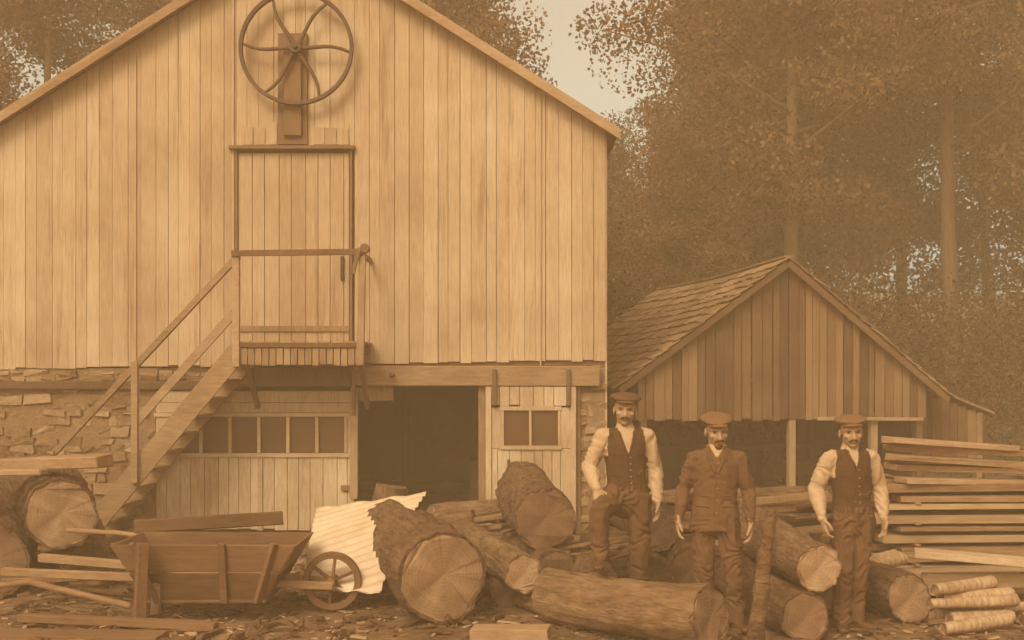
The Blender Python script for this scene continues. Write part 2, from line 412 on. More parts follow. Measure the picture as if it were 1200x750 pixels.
s.beam((3.15,.5,0),(3.15,.5,1.45),.08,.08,1,.01); s.beam((3.5,.9,0),(3.45,.9,1.3),.07,.07,0,.01)
s.obj('shed_frame',[M['dark'],M['weathZ'],M['lumber']],shed,bevel=.005,mat=T)
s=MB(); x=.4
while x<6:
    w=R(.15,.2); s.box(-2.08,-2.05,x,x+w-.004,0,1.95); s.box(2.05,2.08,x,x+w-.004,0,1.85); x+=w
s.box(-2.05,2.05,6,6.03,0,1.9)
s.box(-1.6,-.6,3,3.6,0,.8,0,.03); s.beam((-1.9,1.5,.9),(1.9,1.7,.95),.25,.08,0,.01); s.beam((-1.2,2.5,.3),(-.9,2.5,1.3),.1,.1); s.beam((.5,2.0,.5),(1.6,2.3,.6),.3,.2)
s.obj('shed_walls',[M['shedshade']],shed,mat=T)
s=MB()
for sg,slope,ext in((-1,sl,2.38),(1,sr,2.38)):
    L=ext; nc=14
    n=Vector((sg*slope,0,1)).normalized(); 
    for c in range(nc):
        xa=L*(c/nc); xb=L*((c+1)/nc)+.05; y=-.14+R(-.03,.0); cw=R(-.02,.02)
        while y<6.3:
            w=R(.12,.30); jb=R(-.022,.022)+cw; lift=.012+R(0,.014)
            sag=-.05*math.sin(min(1,max(0,y/6))*math.pi)
            a=Vector((sg*xa,0,3.60-slope*xa+sag)); b=Vector((sg*(xb+jb),0,3.60-slope*(xb+jb)+sag))+n*lift*1.6
            y2=y+w-.006
            v=[Vector((a.x,y,a.z)),Vector((b.x,y,b.z)),Vector((b.x,y2,b.z)),Vector((a.x,y2,a.z))]
            if sg<0: v=v[::-1]
            v+= [q+n*.016 for q in v]; s.hexa(v); y+=w
s.beam((0,-.15,3.62),(0,3,3.57),.14,.03); s.beam((0,3,3.57),(0,6.3,3.62),.14,.03)
s.beam((2.1,.9,1.93),(3.35,.9,1.45),1.0,.03)
s.obj('shingle_roof',[M['shing']],shed,mat=T)

# ------------------------------------------------------------------ logs
def make_log(p0,p1,r0,r1,mats=('bark','end'),name='timber_log',seg=48,rough=1.0,tilt=.06):
    p0=Vector(p0);p1=Vector(p1);L=(p1-p0).length;q=(p1-p0).to_track_quat('X','Z')
    off=R(0,50); s=MB(); n=max(4,int(L/.07)); V=[];F=[]; t0=R(-tilt,tilt);t1=R(-tilt,tilt)
    bx,bz=R(-.03,.03)*L,R(-.01,.01)*L
    for i in range(n+1):
        t=i/n; r=r0*(1-t)+r1*t
        for k in range(seg):
            th=2*math.pi*k/seg; c,sn=math.cos(th),math.sin(th)
            rr=r*(1+rough*(.13*noise.noise(Vector((t*L*1.2+off,c*1.2,sn*1.2)))+.09*noise.noise(Vector((t*L*4+off,c*5,sn*5)))+.04*noise.noise(Vector((t*L*9+off,c*12,sn*12)))))
            x=t*L + (t0*sn*(1-t)*3*r0+t1*sn*t*3*r1)+(rough*.03*noise.noise(Vector((off,c*4,sn*4))) if i in(0,n) else 0)
            V.append((x,c*rr+bx*math.sin(t*math.pi),sn*rr+bz*math.sin(t*math.pi)))
    for i in range(n):
        for k in range(seg): 
            a=i*seg+k;b=i*seg+(k+1)%seg; F.append((a,a+seg,b+seg,b))
    s.add(V,F,0)
    for e,(i,sgn) in enumerate(((0,-1),(n,1))):
        outer=V[i*seg:(i+1)*seg]; cy=sum(v[1] for v in outer)/seg; cz=sum(v[2] for v in outer)/seg
        inn=[]
        for k,v in enumerate(outer):
            th=2*math.pi*k/seg
            f=.925+.03*noise.noise(Vector((off+9+math.cos(th)*2,math.sin(th)*2,i))); inn.append((v[0]-sgn*.004,cy+(v[1]-cy)*f,cz+(v[2]-cz)*f))
        fr=[(k,(k+1)%seg,(k+1)%seg+seg,k+seg) for k in range(seg)]
        if sgn>0: fr=[f[::-1] for f in fr]
        s.add(outer+inn,fr,0)
        s.add(inn,[tuple(range(seg))[::-1] if sgn<0 else tuple(range(seg))],1)
    o=s.obj(name,[M[mats[0]],M[mats[1]]],smooth=False,mat=Matrix.Translation(p0)@q.to_matrix().to_4x4())
    for p in o.data.polygons:
        if p.material_index==0 and len(p.vertices)==4: p.use_smooth=True
    return o
B=('bark','end');BD=('bark','endd');BL=('barkl','end')
make_log((-4.05,11.1,.76),(-5.2,13.4,.8),.32,.36,B)
make_log((-4.65,11.0,.34),(-5.6,13.5,.36),.33,.33,BD)
make_log((-3.95,11.5,.22),(-4.7,13.6,.24),.22,.22,BD)
make_log((-5.1,10.9,.85),(-6.2,13.0,.9),.28,.28,BD)
s=MB(); s.beam((-3.70,11.25,1.23),(-5.6,11.9,1.10),.26,.10,0,.02); s.beam((-4.2,11.1,1.14),(-5.6,11.3,1.10),.16,.05,0,.015)
s.obj('slab_wood',[M['weath']],bevel=.01)
make_log((-.55,9.85,.40),(-1.15,11.7,.42),.375,.39,('bark','end'))
make_log((.30,10.9,.74),(.12,13.0,.80),.275,.29,BD)
make_log((.10,10.15,.37),(-.5,12.2,.42),.155,.17,BL)
make_log((-.02,10.5,.17),(-.3,12.6,.18),.17,.17,BD)
make_log((.36,10.75,.25),(.1,12.9,.25),.23,.23,BD)
make_log((.68,10.0,.21),(.62,11.9,.20),.205,.2,B)
make_log((.42,9.85,.11),(.05,10.7,.11),.10,.11,BL)
make_log((1.44,8.98,.235),(.30,10.05,.215),.23,.205,BL)
make_log((1.25,11.0,.2),(.9,13.2,.2),.2,.2,BD); make_log((1.62,11.2,.23),(1.5,13.2,.22),.22,.22,BD)
make_log((1.35,11.5,.56),(1.15,13.3,.56),.2,.2,BD)
make_log((2.33,9.38,.535),(2.22,11.6,.56),.175,.23,BL)
make_log((2.20,9.25,.185),(2.05,11.3,.2),.185,.2,BD)
make_log((2.62,10.3,.17),(2.6,12.2,.2),.17,.2,BD)
make_log((3.20,9.95,.20),(2.85,11.7,.21),.195,.21,B)
make_log((1.75,12.4,.75),(3.4,12.7,.72),.12,.14,BD)
make_log((-.9,13.6,.45),(.2,14.2,.5),.13,.14,BL); make_log((-1.6,13.8,.3),(-.4,13.5,.42),.12,.12,BD)
make_log((-1.55,14.0,.13),(-.5,14.6,.14),.13,.14,BL)
zz=[(.06,0),(.06,.13),(.06,.26),(.18,.06),(.18,.2),(.29,.14)]
for k,(z,dy) in enumerate(zz+[(.05,-.2),(.06,.4)]):
    x0=3.42+R(-.10,.12); make_log((x0,9.75+dy+R(-.05,.07),z),(x0+R(.5,.8),10.0+dy+R(-.1,.1),z+R(-.02,.04)),R(.04,.06),R(.04,.058),('birch','end'),'birch_billet',16,.7)
for k in range(5):
    x0=4.15+R(-.1,.1); make_log((x0,9.4+k*.13,.06),(x0+.7,9.55+k*.13,.06),.06,.05,('birch','end'),'birch_billet',16,.7)
for k in range(3):
    make_log((2.98+.05*k,10.6+k*.13,.35+.0*k),(3.45,10.9+k*.13,.38),.06,.05,('birch','end'),'birch_billet',16,.7)
s=MB(); s.tube([(1.76,9.0,-.1),(1.80,9.0,.3),(1.83,9.0,.62),(1.89,9.02,1.02)],[.062,.058,.052,.042],14,0,step=.04,cap='flat')
o=s.obj('wooden_stake',[M['bark']],smooth=True)
for v in o.data.vertices: v.co+=Vector((noise.noise(v.co*9),noise.noise(v.co*9+Vector((7,0,0))),0))*.02
make_log((-1.35,13.3,.28),(-1.30,13.3,.80),.24,.17,BD,'tree_stump')

# ------------------------------------------------------------------ lumber
s=MB(); z=.12; lay=0
while z<.93:
    th=R(.045,.08)
    for yy in(0,.3,.6):
        x0=3.62+R(-.22,.15)+(.05*lay if lay<3 else 0); s.beam((x0,12.0+yy+R(-.05,.05),z+R(-.01,.01)),(x0+4.2+R(-.3,.3),12.25+yy,z+R(-.03,.02)),.26,th,0,.008)
    z+=th+.035; 
    if lay%2==0:
        for xx in(3.9,5.2,6.6): s.beam((xx,11.85,z-.015-th/2+.001),(xx,12.95,z-.014-th/2),.05,.022,1)
    lay+=1
for (xa,za,xb,zb,y) in((3.75,1.0,5.7,.93,11.95),(3.7,1.10,6.2,1.02,12.1),(3.68,1.20,5.2,1.10,12.0),(3.72,1.29,6.0,1.17,12.2),(3.66,1.37,5.0,1.27,12.05)):
    s.beam((xa,y,za),(xb,y+.3,zb),.26,.055,0,.014)
s.obj('lumber_stack',[M['lumber'],M['weath']],bevel=.004)
s=MB(); s.beam((3.5,10.75,.46),(5.4,10.2,.36),.26,.06,0,.004); s.obj('sawn_plank',[M['paintH']],bevel=.004)
s=MB(); s.beam((3.0,11.4,.16),(5.2,11.3,.2),.28,.07,0,.004); s.beam((3.3,11.15,.1),(5.4,10.9,.12),.2,.07,0,.004);s.beam((3.6,10.85,.2),(5.0,10.5,.27),.12,.12,0,.004)
s.beam((3.1,11.5,.28),(5.0,11.6,.34),.2,.07,0,.004); s.obj('plank_pile',[M['lumber']],bevel=.004)
s=MB(); s.beam((-.30,9.35,.05),(.28,9.25,.07),.2,.09,0,.006); s.obj('timber_offcut',[M['weath']],bevel=.004)
s=MB()
for k in range(26):
    x=R(1.1,3.2);y=R(11.6,13.4);z=R(.1,.8);a=R(-.3,.3);l=R(.6,1.3)
    s.beam((x,y,z),(x+l*math.cos(a),y+l*math.sin(a),z+R(-.12,.12)),R(.08,.2),R(.03,.07),0,.004)
s.obj('scrap_boards',[M['shedw']],bevel=.004)
s=MB()
for k in range(60):
    x=R(-2.0,-.2);y=R(11.9,14.2);z=R(.03,.45);a=R(-1.2,1.2);l=R(.2,.8)
    s.beam((x,y,z),(x+l*math.cos(a),y+l*math.sin(a),z+R(-.12,.12)),R(.05,.14),R(.02,.06),0,.006)
for k in range(30):
    x=R(-.1,1.0);y=R(10.7,12.2);z=R(.2,.5);a=R(-1.4,1.4);l=R(.2,.6)
    s.beam((x,y,z),(x+l*math.cos(a),y+l*math.sin(a),z+R(-.12,.12)),R(.04,.1),R(.015,.04),0,.004)
for k in range(9):
    x=R(-4.5,-3.6);y=R(10.5,11.4);z=R(.04,.25);a=R(-.4,.4);l=R(.3,.8)
    s.beam((x,y,z),(x+l*math.cos(a),y+l*math.sin(a),z+R(-.08,.08)),R(.04,.10),R(.02,.05),0,.004)
s.obj('offcut_pile',[M['shedw']],bevel=.004)

# ------------------------------------------------------------------ corrugated sheet
s=MB(); A=Vector((-1.85,11.7,.74));Bp=Vector((-.80,11.6,.90));C=Vector((-1.10,10.35,.14));D=Vector((-1.78,10.5,.20))
nu,nv=150,60; V=[];F=[]; nrm=((Bp-A).cross(D-A)).normalized()
if nrm.z<0: nrm=-nrm
for j in range(nv+1):
    for i in range(nu+1):
        u=i/nu;v=j/nv; p=A.lerp(Bp,u).lerp(D.lerp(C,u),v); 
        p=p+nrm*(.013*math.sin((v*1.0+u*.25)*math.pi*2*13)+.16*math.sin(v*math.pi*.9)*(.3+.7*u)*.6+.012*noise.noise(Vector((u*4,v*4,1)))); V.append(p)
for j in range(nv):
    for i in range(nu): a=j*(nu+1)+i; F.append((a,a+1,a+nu+2,a+nu+1))
s.add(V,F); o=s.obj('corrugated_sheet',[M['tin']],smooth=True)
so=o.modifiers.new('thick','SOLIDIFY'); so.thickness=.003

# ------------------------------------------------------------------ wheelbarrow
cart=empty('wheelbarrow',(-2.4,10.5,0)); s=MB()
def flared(y,sg):
    for k in range(2):
        za,zb=.16+k*.235,.16+(k+1)*.235-.008
        v=[]
        for z in(za,zb):
            q=(z-.16)/.47; x0=-2.98-.28*q; x1=-2.02+.27*q; yy=y+sg*.10*q
            v+=[(x0,yy-.014,z),(x1,yy-.014,z),(x1,yy+.014,z),(x0,yy+.014,z)]
        s.hexa([tuple(c+R(-.006,.006) for c in p) for p in v])
flared(10.12,-1); flared(10.78,1)
for x0,x1 in((-2.98,-3.26),(-2.02,-1.75)):
    for k in range(2):
        q0,q1=k*.5,(k+1)*.5-.02; v=[]
        for q in(q0,q1):
            x=x0+(x1-x0)*q; z=.16+.47*q; y0=10.12-.10*q;y1=10.78+.10*q
            v+=[(x-.012,y0,z),(x+.012,y0,z),(x+.012,y1,z),(x-.012,y1,z)]
        s.hexa(v)
for k in range(4): s.beam((-2.99,10.18+k*.17,.15),(-2.01,10.18+k*.17,.15),.16,.025,0,.002)
for x,x2 in((-2.9,-3.08),(-2.08,-1.92),(-2.35,-2.35)): s.beam((x,10.09,.14),(x2,9.99,.64),.06,.04,0,.004)
s.beam((-3.35,10.95,.66),(-2.05,11.05,.72),.03,.12,0,.010)
for sg,yy in((-1,10.14),(1,10.76)):
    s.beam((-4.15,10.45+sg*.40,.40),(-1.50,10.45+sg*.10,.235),.055,.065,1,.005)
    s.beam((-2.92,yy+sg*.03,.0),(-2.90,yy+sg*.03,.34),.06,.07,1,.004)
s.beam((-2.99,9.88,-.02),(-2.96,9.90,.66),.09,.08,0,.008)
s.tube([(-4.35,10.0,.28),(-3.9,9.98,.33),(-3.1,9.98,.14)],[.022,.026,.03],8,1)
s.tube([(-3.95,11.0,.62),(-3.5,10.97,.60),(-3.0,10.95,.54)],[.022,.024,.026],8,1)
s.obj('barrow_body',[M['barrow'],M['weath']],cart,bevel=.004)
s=MB(); rw=.245
c=Vector((-1.52,10.45,.262)); ns=40;V=[];F=[]
for i in range(ns):
    t=2*math.pi*i/ns
    for a,b2 in((-.055,-.026),(0,-.03),(0,.03),(-.055,.026)): V.append(c+Vector((math.cos(t)*(rw+a),b2,math.sin(t)*(rw+a))))
for i in range(ns):
    for k in range(4): F.append((i*4+k,i*4+(k+1)%4,((i+1)%ns)*4+(k+1)%4,((i+1)%ns)*4+k))
s.add(V,F)
for i in range(6):
    t=math.pi/3*i+.4; s.beam(c,c+Vector((math.cos(t)*rw*.9,0,math.sin(t)*rw*.9)),.025,.04,0,up=(0,1,0))
s.tube([c-Vector((0,.12,0)),c+Vector((0,.12,0))],[.04,.04],14,cap='flat')
s.obj('barrow_wheel',[M['dark']],cart,bevel=.003)
s=MB()
s.beam((-4.3,9.4,.03),(-2.6,9.2,.05),.25,.05,0,.005); s.beam((-3.9,9.8,.08),(-2.3,9.6,.05),.12,.06,0,.005)
s.obj('loose_boards',[M['barrow']],bevel=.004)

# ------------------------------------------------------------------ debris
s=MB()
for k in range(4600):
    x=R(-6,6.5); y=R(7.4,14.8); big=random.random()<.10; l=R(.012,.05)*(2.4 if big else 1); a=R(0,6.28); z=gh(x,y)+.006
    c,sn=math.cos(a)*l,math.sin(a)*l; s.beam((x-c,y-sn,z+R(-.003,.012)),(x+c,y+sn,z+R(0,.02)),R(.01,.03)*(2 if big else 1),R(.004,.012),0,.002)
s.obj('wood_chips',[M['chips']])
s=MB()
for k in range(800):
    x=R(-6,6.5); y=R(7.6,14.5); l=R(.04,.16); a=R(0,6.28); z=gh(x,y)+.012
    c,sn=math.cos(a)*l,math.sin(a)*l; s.beam((x-c,y-sn,z+R(-.003,.02)),(x+c,y+sn,z+R(0,.04)),R(.03,.09),R(.01,.03),0,.012)
s.obj('bark_debris',[M['bark']],bevel=.004)
s=MB()
for k in range(180):
    x=R(-6,6);y=R(8,14.5);a=R(0,6.28);l=R(.15,.6);z=gh(x,y)+.015
    s.tube([(x,y,z),(x+math.cos(a)*l*.5,y+math.sin(a)*l*.5,z+R(0,.05)),(x+math.cos(a+.3)*l,y+math.sin(a+.3)*l,z+.005)],[.012,.009,.004],6)
s.obj('fallen_twigs',[M['barkl']],smooth=True)

def quads_mesh(name,C,size,mats,asp=.6):
    n=len(C); a=rng.normal(size=(n,3))
    a/=np.linalg.norm(a,axis=1)[:,None]; b=rng.normal(size=(n,3)); b-=a*(a*b).sum(1)[:,None]; b/=np.linalg.norm(b,axis=1)[:,None]
    sz_=size*rng.uniform(.6,1.4,n)[:,None]; a=a*sz_*.5; b=b*sz_*.5*asp
    V=np.stack([C-a,C+b,C+a,C-b],1).reshape(-1,3)
    me=bpy.data.meshes.new(name); me.vertices.add(4*n); me.vertices.foreach_set('co',V.astype(np.float32).ravel())
    me.loops.add(4*n); me.loops.foreach_set('vertex_index',np.arange(4*n,dtype=np.int32))
    me.polygons.add(n); me.polygons.foreach_set('loop_start',np.arange(0,4*n,4,dtype=np.int32)); me.polygons.foreach_set('loop_total',np.full(n,4,dtype=np.int32))
    for m in mats: me.materials.append(m)
    me.update(calc_edges=True); return me
def blob(n,sg):
    p=rng.normal(size=(n,3)); r=np.linalg.norm(p,axis=1); p*= (np.minimum(r,1.9)/r)[:,None]; return p*np.array(sg)
C=[]
for k in range(150):
    x=R(-6,6.5);y=R(8.2,15.2)
    if y<14 and random.random()<.5 : continue
    for i in range(14): C.append((x+R(-.08,.08),y+R(-.08,.08),gh(x,y)+R(.0,.07)))
me=quads_mesh('grass',np.array(C),.11,[M['leafb']],asp=.12); link(bpy.data.objects.new('grass',me))

# ------------------------------------------------------------------ trees
def tree_meshes(seed,H,cb,cr,tr,nl=17,leaves=300,ls=.085):
    random.seed(seed); s=MB(); cl=[]
    pts=[];rd=[];bx,by=R(-.5,.5),R(-.5,.5)
    for i in range(9):
        t=i/8; pts.append(Vector((bx*math.sin(t*2.5),by*math.sin(t*2),H*.92*t-.2))); rd.append(tr*(1.25 if i==0 else 1)*(1-.88*t))
    s.tube(pts,rd,12)
    def at(z):
        t=max(0,min(7.99,(z+.2)/(H*.92)*8)); i=int(t); return pts[i].lerp(pts[i+1],t-i)
    for i in range(nl):
        z=cb+(H*.9-cb)*(i/nl)**1.05; q=(z-cb)/(H-cb); base=at(z); az=i*2.4+R(-.5,.5)
        L=cr*(math.sin(min(1,q*1.1+.28)*math.pi)**.6*.9+.15)*R(.65,1.15); el=R(-.05,.35)+q*.7
        d=Vector((math.cos(az)*math.cos(el),math.sin(az)*math.cos(el),math.sin(el)))
        mid=base+d*L*.5+Vector((0,0,R(-.1,.3))); end=base+d*L+Vector((R(-.3,.3),R(-.3,.3),R(-.5,.4)))
        r=tr*.3*(1-.5*q); s.tube([base,mid,end],[r,r*.6,r*.2],7)
        for k in range(6):
            f=R(.3,1); p=(base.lerp(mid,f*2) if f<.5 else mid.lerp(end,f*2-1)); dd=Vector((R(-1,1),R(-1,1),R(-.5,.7))).normalized()*R(.5,1.3)
            s.tube([p,p+dd],[r*.25,r*.08],5); cl.append(p+dd)
            if random.random()<.6: cl.append(p+dd*.4+Vector((R(-.3,.3),R(-.3,.3),R(-.3,.2))))
        cl.append(end)
    for k in range(7): cl.append(pts[-1]+Vector((R(-.8,.8),R(-.8,.8),R(-.8,.9))))
    C=[]
    for c in cl:
        n=int(leaves*R(.5,1.4)); sg=R(.25,.55)
        C.append(np.array(c)+blob(n,[sg,sg,sg*.6]))
    tm=s.mesh('trunk',[M['trunk']],True); fm=quads_mesh('crown',np.concatenate(C),ls,[M['leaf']],asp=.8); return tm,fm
variants=[tree_meshes(11,17,5.0,3.9,.18,24),tree_meshes(23,15,3.4,3.5,.16,22),tree_meshes(37,19,6.2,4.2,.2,24),tree_meshes(51,12,2.2,3.0,.14,18)]
def put_tree(v,x,y,sc=1,rot=None,name='woodland_tree'):
    e=bpy.data.objects.new(name,None); e.location=(x,y,gh(x,y)); e.rotation_euler=(0,0,R(0,6.28) if rot is None else rot); e.scale=(sc,sc,sc*R(.92,1.1)); scene.collection.objects.link(e)
    for nm,me in zip(('trunk','crown'),variants[v]):
        o=bpy.data.objects.new(nm,me); o.parent=e; scene.collection.objects.link(o)
random.seed(5)
for v,x,y,sc in [(0,5.6,25,1),(2,9.3,26,1),(1,12.6,25,1.1),(0,7.5,30,1.05),(2,13.5,31,1),(1,4.6,31,.9),(0,11,35,1.1),(2,17.5,33,1.1),(1,16,27,1.1),
                 (3,-1.2,27,.95),(3,3.3,24,.62),(1,-10.2,26,1),(2,-13,29,1),(0,-8.0,31,.9),(3,-5.5,29,.85),(3,20,40,1.3),
                 (3,2.5,33,.66),(1,8.3,36,1.1),(1,14.5,37,1.15),(3,5.2,28,.95)]:
    put_tree(v,x,y,sc)
def belt(name,x0,x1,y0,y1,hf,n,size,mat,nc):
    C=[]
    for k in range(nc):
        x=R(x0,x1);y=R(y0,y1);h=hf(x,y); z=R(0,1)**.8*h
        m=int(n*R(.5,1.3)); sg=R(.5,1.2)
        C.append(np.array((x,y,gh(x,y)*.6+z))+blob(m,[sg,sg,sg*.6]))
    return quads_mesh(name,np.concatenate(C),size,[mat])
def hb(x,y): return (10 if x>4 else 7.0)+2.5*noise.noise(Vector((x*.18,1,3)))
me=belt('distant_forest',-45,50,40,52,hb,180,.22,M['leafd'],1100); link(bpy.data.objects.new('distant_forest',me))
me=belt('undergrowth',1.5,24,22.8,29,lambda x,y:3.2+1.3*noise.noise(Vector((x*.4,y*.3,9))),200,.10,M['leafb'],420); link(bpy.data.objects.new('undergrowth',me))

# ------------------------------------------------------------------ people
def remeshed(mb,name,mats,voxel,smooth_it=3,relabel=None,filt=0):
    src=mb.mesh(name+'_src',mats); o=bpy.data.objects.new(name+'_tmp',src); scene.collection.objects.link(o)
    r=o.modifiers.new('r','REMESH'); r.mode='VOXEL'; r.voxel_size=voxel
    sm=o.modifiers.new('s','SMOOTH'); sm.factor=.5; sm.iterations=smooth_it
    bpy.context.view_layer.update(); dg=bpy.context.evaluated_depsgraph_get()
    me=bpy.data.meshes.new_from_object(o.evaluated_get(dg)); me.name=name
    kd=kdtree.KDTree(len(mb.V)); lab=[0]*len(mb.V)
    for f,m in zip(mb.F,mb.M):
        for i in f: lab[i]=m
    for i,v in enumerate(mb.V): kd.insert(v,i)
    kd.balance()
    me.materials.clear()
    for x in mats: me.materials.append(x)
    L=[]
    for p in me.polygons:
        m=lab[kd.find(p.center)[1]]; p.use_smooth=True
        if relabel: m=relabel(m,p.center)
        L.append(m)
    if filt:
        ed={}
        for p in me.polygons:
            for k in p.edge_keys: ed.setdefault(k,[]).append(p.index)
        nb=[[] for _ in L]
        for k,v in ed.items():
            if len(v)==2: nb[v[0]].append(v[1]); nb[v[1]].append(v[0])
        for _ in range(filt):
            L2=L[:]
            for i,ns_ in enumerate(nb):
                c={L[i]:1.5}
                for j in ns_: c[L[j]]=c.get(L[j],0)+1
                L2[i]=max(c,key=c.get)
            L=L2
    for p,m in zip(me.polygons,L): p.material_index=m
    bpy.data.objects.remove(o); bpy.data.meshes.remove(src)
    return me
def hand(mb,wrist,d,pn,thumb,curl,k=1.0):
    d=Vector(d).normalized(); pn=Vector(pn); pn=(pn-d*pn.dot(d)).normalized(); t=Vector(thumb); t=(t-d*t.dot(d)-pn*t.dot(pn)).normalized()
    w=Vector(wrist)
    mb.tube([w-d*.02,w+d*.02*k,w+d*.06*k,w+d*.092*k],[(.026,.02),(.032*k,.019*k),(.041*k,.016*k),(.038*k,.012*k)],16,0,ref=t,step=.01)
    for off,L in((.030,.068),(.010,.076),(-.011,.071),(-.030,.056)):
        p=w+d*.088*k+t*off*k; dirv=d.copy(); pts=[p-d*.012]; a=0; dirv=(d+t*off*1.2).normalized()
        for j,f in enumerate((.45,.32,.23)):
            a+=curl*(.55 if j==0 else 1); dd=(dirv*math.cos(a)+pn*math.sin(a)); pts.append(pts[-1]+dd*(L*f*k+(.012 if j==0 else 0)))
        mb.tube(pts,[.0105*k,.0098*k,.009*k,.0075*k],10,0,ref=t,step=.006)
    p=w+d*.022*k+t*.026*k; pts=[p,p+(d*.5+t*.75+pn*.25).normalized()*.036*k]; pts.append(pts[-1]+(d*.85+t*.35+pn*.35).normalized()*.03*k); pts.append(pts[-1]+(d+pn*.4).normalized()*.024*k)
    mb.tube(pts,[.015*k,.013*k,.011*k,.009*k],10,0,ref=pn,step=.006)
def person(name,loc,k,rz,P,outfit):
    e=empty(name,loc); Tm=Matrix.Translation(loc)@Matrix.Rotation(rz,4,'Z')@Matrix.Scale(k,4)
    mats=[M['trou'],M[outfit['torso']],M[outfit['sleeve']],M['boot'],M['shirt'],M['skin']]
    TR,TO,SL,BO,SH,SK=range(6); b=MB(); sway=P.get('sway',0)
    cx=lambda z: sway*max(0,min(1,(1.4-z)/.45))
    for sd in('R','L'):
        h,kn,an=[Vector(q) for q in P['leg'+sd]]; h=h+Vector((sway,0,0)); fd=Vector(P['foot'+sd]).normalized()
        kb=Vector((0,-.012,0))
        b.tube([h+Vector((0,0,.03)),h.lerp(kn,.5),kn+kb,kn.lerp(an,.3),kn.lerp(an,.6)+Vector((0,.015,0)),an+(kn-an).normalized()*-.015],[(.102,.110),(.094,.100),(.078,.084),(.075,.080),(.073,.080),(.076,.092)],24,TR,ref=(1,0,0),step=.02,cap='flat')
        a=an; f0=a+Vector((0,0,-.045))-fd*.045
        b.tube([a+Vector((0,0,.06)),a+Vector((0,0,-.03))],[.047,.045],16,BO,step=.015)
        b.tube([f0,f0+fd*.10,f0+fd*.19,f0+fd*.255],[(.036,.034),(.044,.036),(.048,.030),(.038,.022)],16,BO,ref=fd.cross(Vector((0,0,1))),step=.015)
    b.tube([(cx(.84),0,.84),(cx(.9),0,.90),(cx(1.0),.0,1.0)],[(.155,.11),(.175,.125),(.16,.115)],28,TR,ref=(1,0,0),step=.02)
    if outfit['kind']=='vest':
        rings=[(.925,.172,.122),(.98,.165,.118),(1.06,.158,.113),(1.16,.164,.118),(1.27,.178,.126),(1.345,.178,.118),(1.395,.148,.098),(1.435,.105,.078),(1.475,.064,.062)]
    else:
        rings=[(.80,.205,.150),(.87,.200,.146),(.96,.188,.138),(1.06,.174,.126),(1.16,.176,.128),(1.27,.184,.134),(1.345,.184,.124),(1.40,.154,.102),(1.445,.11,.082),(1.49,.066,.067)]
    b.tube([(cx(z),.005,z) for z,_,_ in rings],[(x,y) for _,x,y in rings],32,TO,ref=(1,0,0),step=.02,cap='flat',power=.9)
    sl=outfit['sleeve_r']
    for sd in('R','L'):
        s0,el,wr=[Vector(q) for q in P['arm'+sd]]; s0=s0+Vector((0,0,-.015))
        inn=Vector((-.06 if s0.x>0 else .06,0,.012))
        b.tube([s0+inn,s0,s0.lerp(el,.5),el,el.lerp(wr,.5),wr.lerp(el,.04)],[sl*.90,sl*1.0,sl*.95,sl*.88,sl*.84,sl*.56],20,SL,step=.018,cap='round')
        b.tube([wr.lerp(el,.2),wr+(wr-el).normalized()*.015],[.03,.028],12,SK,step=.01)
    b.tube([(0,.012,1.42),(0,.0,1.53)],[.060,.057],20,SK,step=.015)
    b.tube([(0,.012,1.455),(0,.004,1.492)],[(.070,.072),(.065,.068)],24,SH,step=.01,cap='flat')
    zv=outfit.get('v',1.25)
    def rel(m,c):
        if m in(TO,SL) and c.z>1.14 and outfit['kind']=='vest':
            lim=.142+.012*math.cos((c.z-1.3)*14)
            if c.z>1.24 or m==TO: m=TO if abs(c.x)<(lim if c.z>1.24 else .2) else SL
        if m in(TO,) and c.y<-.03 and c.z>zv and abs(c.x)<(c.z-zv)*outfit.get('vk',.38)+.002: m=SH
        return m
    me=remeshed(b,'clothed_body',mats,.0085,3,rel,5)
    me.update(); nv=len(me.vertices); vm=[0]*nv
    for p in me.polygons:
        for i in p.vertices: vm[i]=p.material_index
    norms=[v.normal.copy() for v in me.vertices]; sd0=R(0,30)
    for i,v in enumerate(me.vertices):
        m=vm[i]; c=v.co
        if m in(TR,SL) or (m==TO and outfit['kind']=='jacket'):
            q=Vector((c.x*9+sd0,c.y*9,c.z*14+4*noise.noise(c*4))); a=.024 if m==TR else (.016 if m==SL else .011)
            nn=noise.noise(q); v.co=c+norms[i]*(a*(.3-abs(nn)*2)*.8+.003*noise.noise(c*38))
        elif m==TO:
            q=Vector((c.x*7+sd0,c.y*7,c.z*9)); v.co=c+norms[i]*(.009*noise.noise(q)+.003*noise.noise(c*40))
    me.update()
    o=bpy.data.objects.new('clothed_body',me); o.matrix_world=Tm; link(o,e)
    bvh=BVHTree.FromPolygons([v.co for v in me.vertices],[tuple(p.vertices) for p in me.polygons])
    s=MB()
    def surfpt(x,z):
        x=x+cx(z); h=bvh.ray_cast(Vector((x,-1,z)),Vector((0,1,0))); return h[0] if h[0] else Vector((x,-.12,z))
    nb=outfit.get('buttons',6)
    z1=min(zv-.01,1.34); z0=.97 if outfit['kind']=='vest' else .95
    for i in range(nb):
        z=z0+(z1-z0)*i/(nb-1); s.ell(surfpt(.012,z)-Vector((0,.003,0)),(.010,.005,.010),0,8)
    def seam(pts,r,m):
        s.tube([surfpt(x,z)-Vector((0,.002,0)) for x,z in pts],[r]*len(pts),6,m)
    seam([(-.006,z0-.03+j*(z1-z0+.03)/8) for j in range(9)],.004,1)
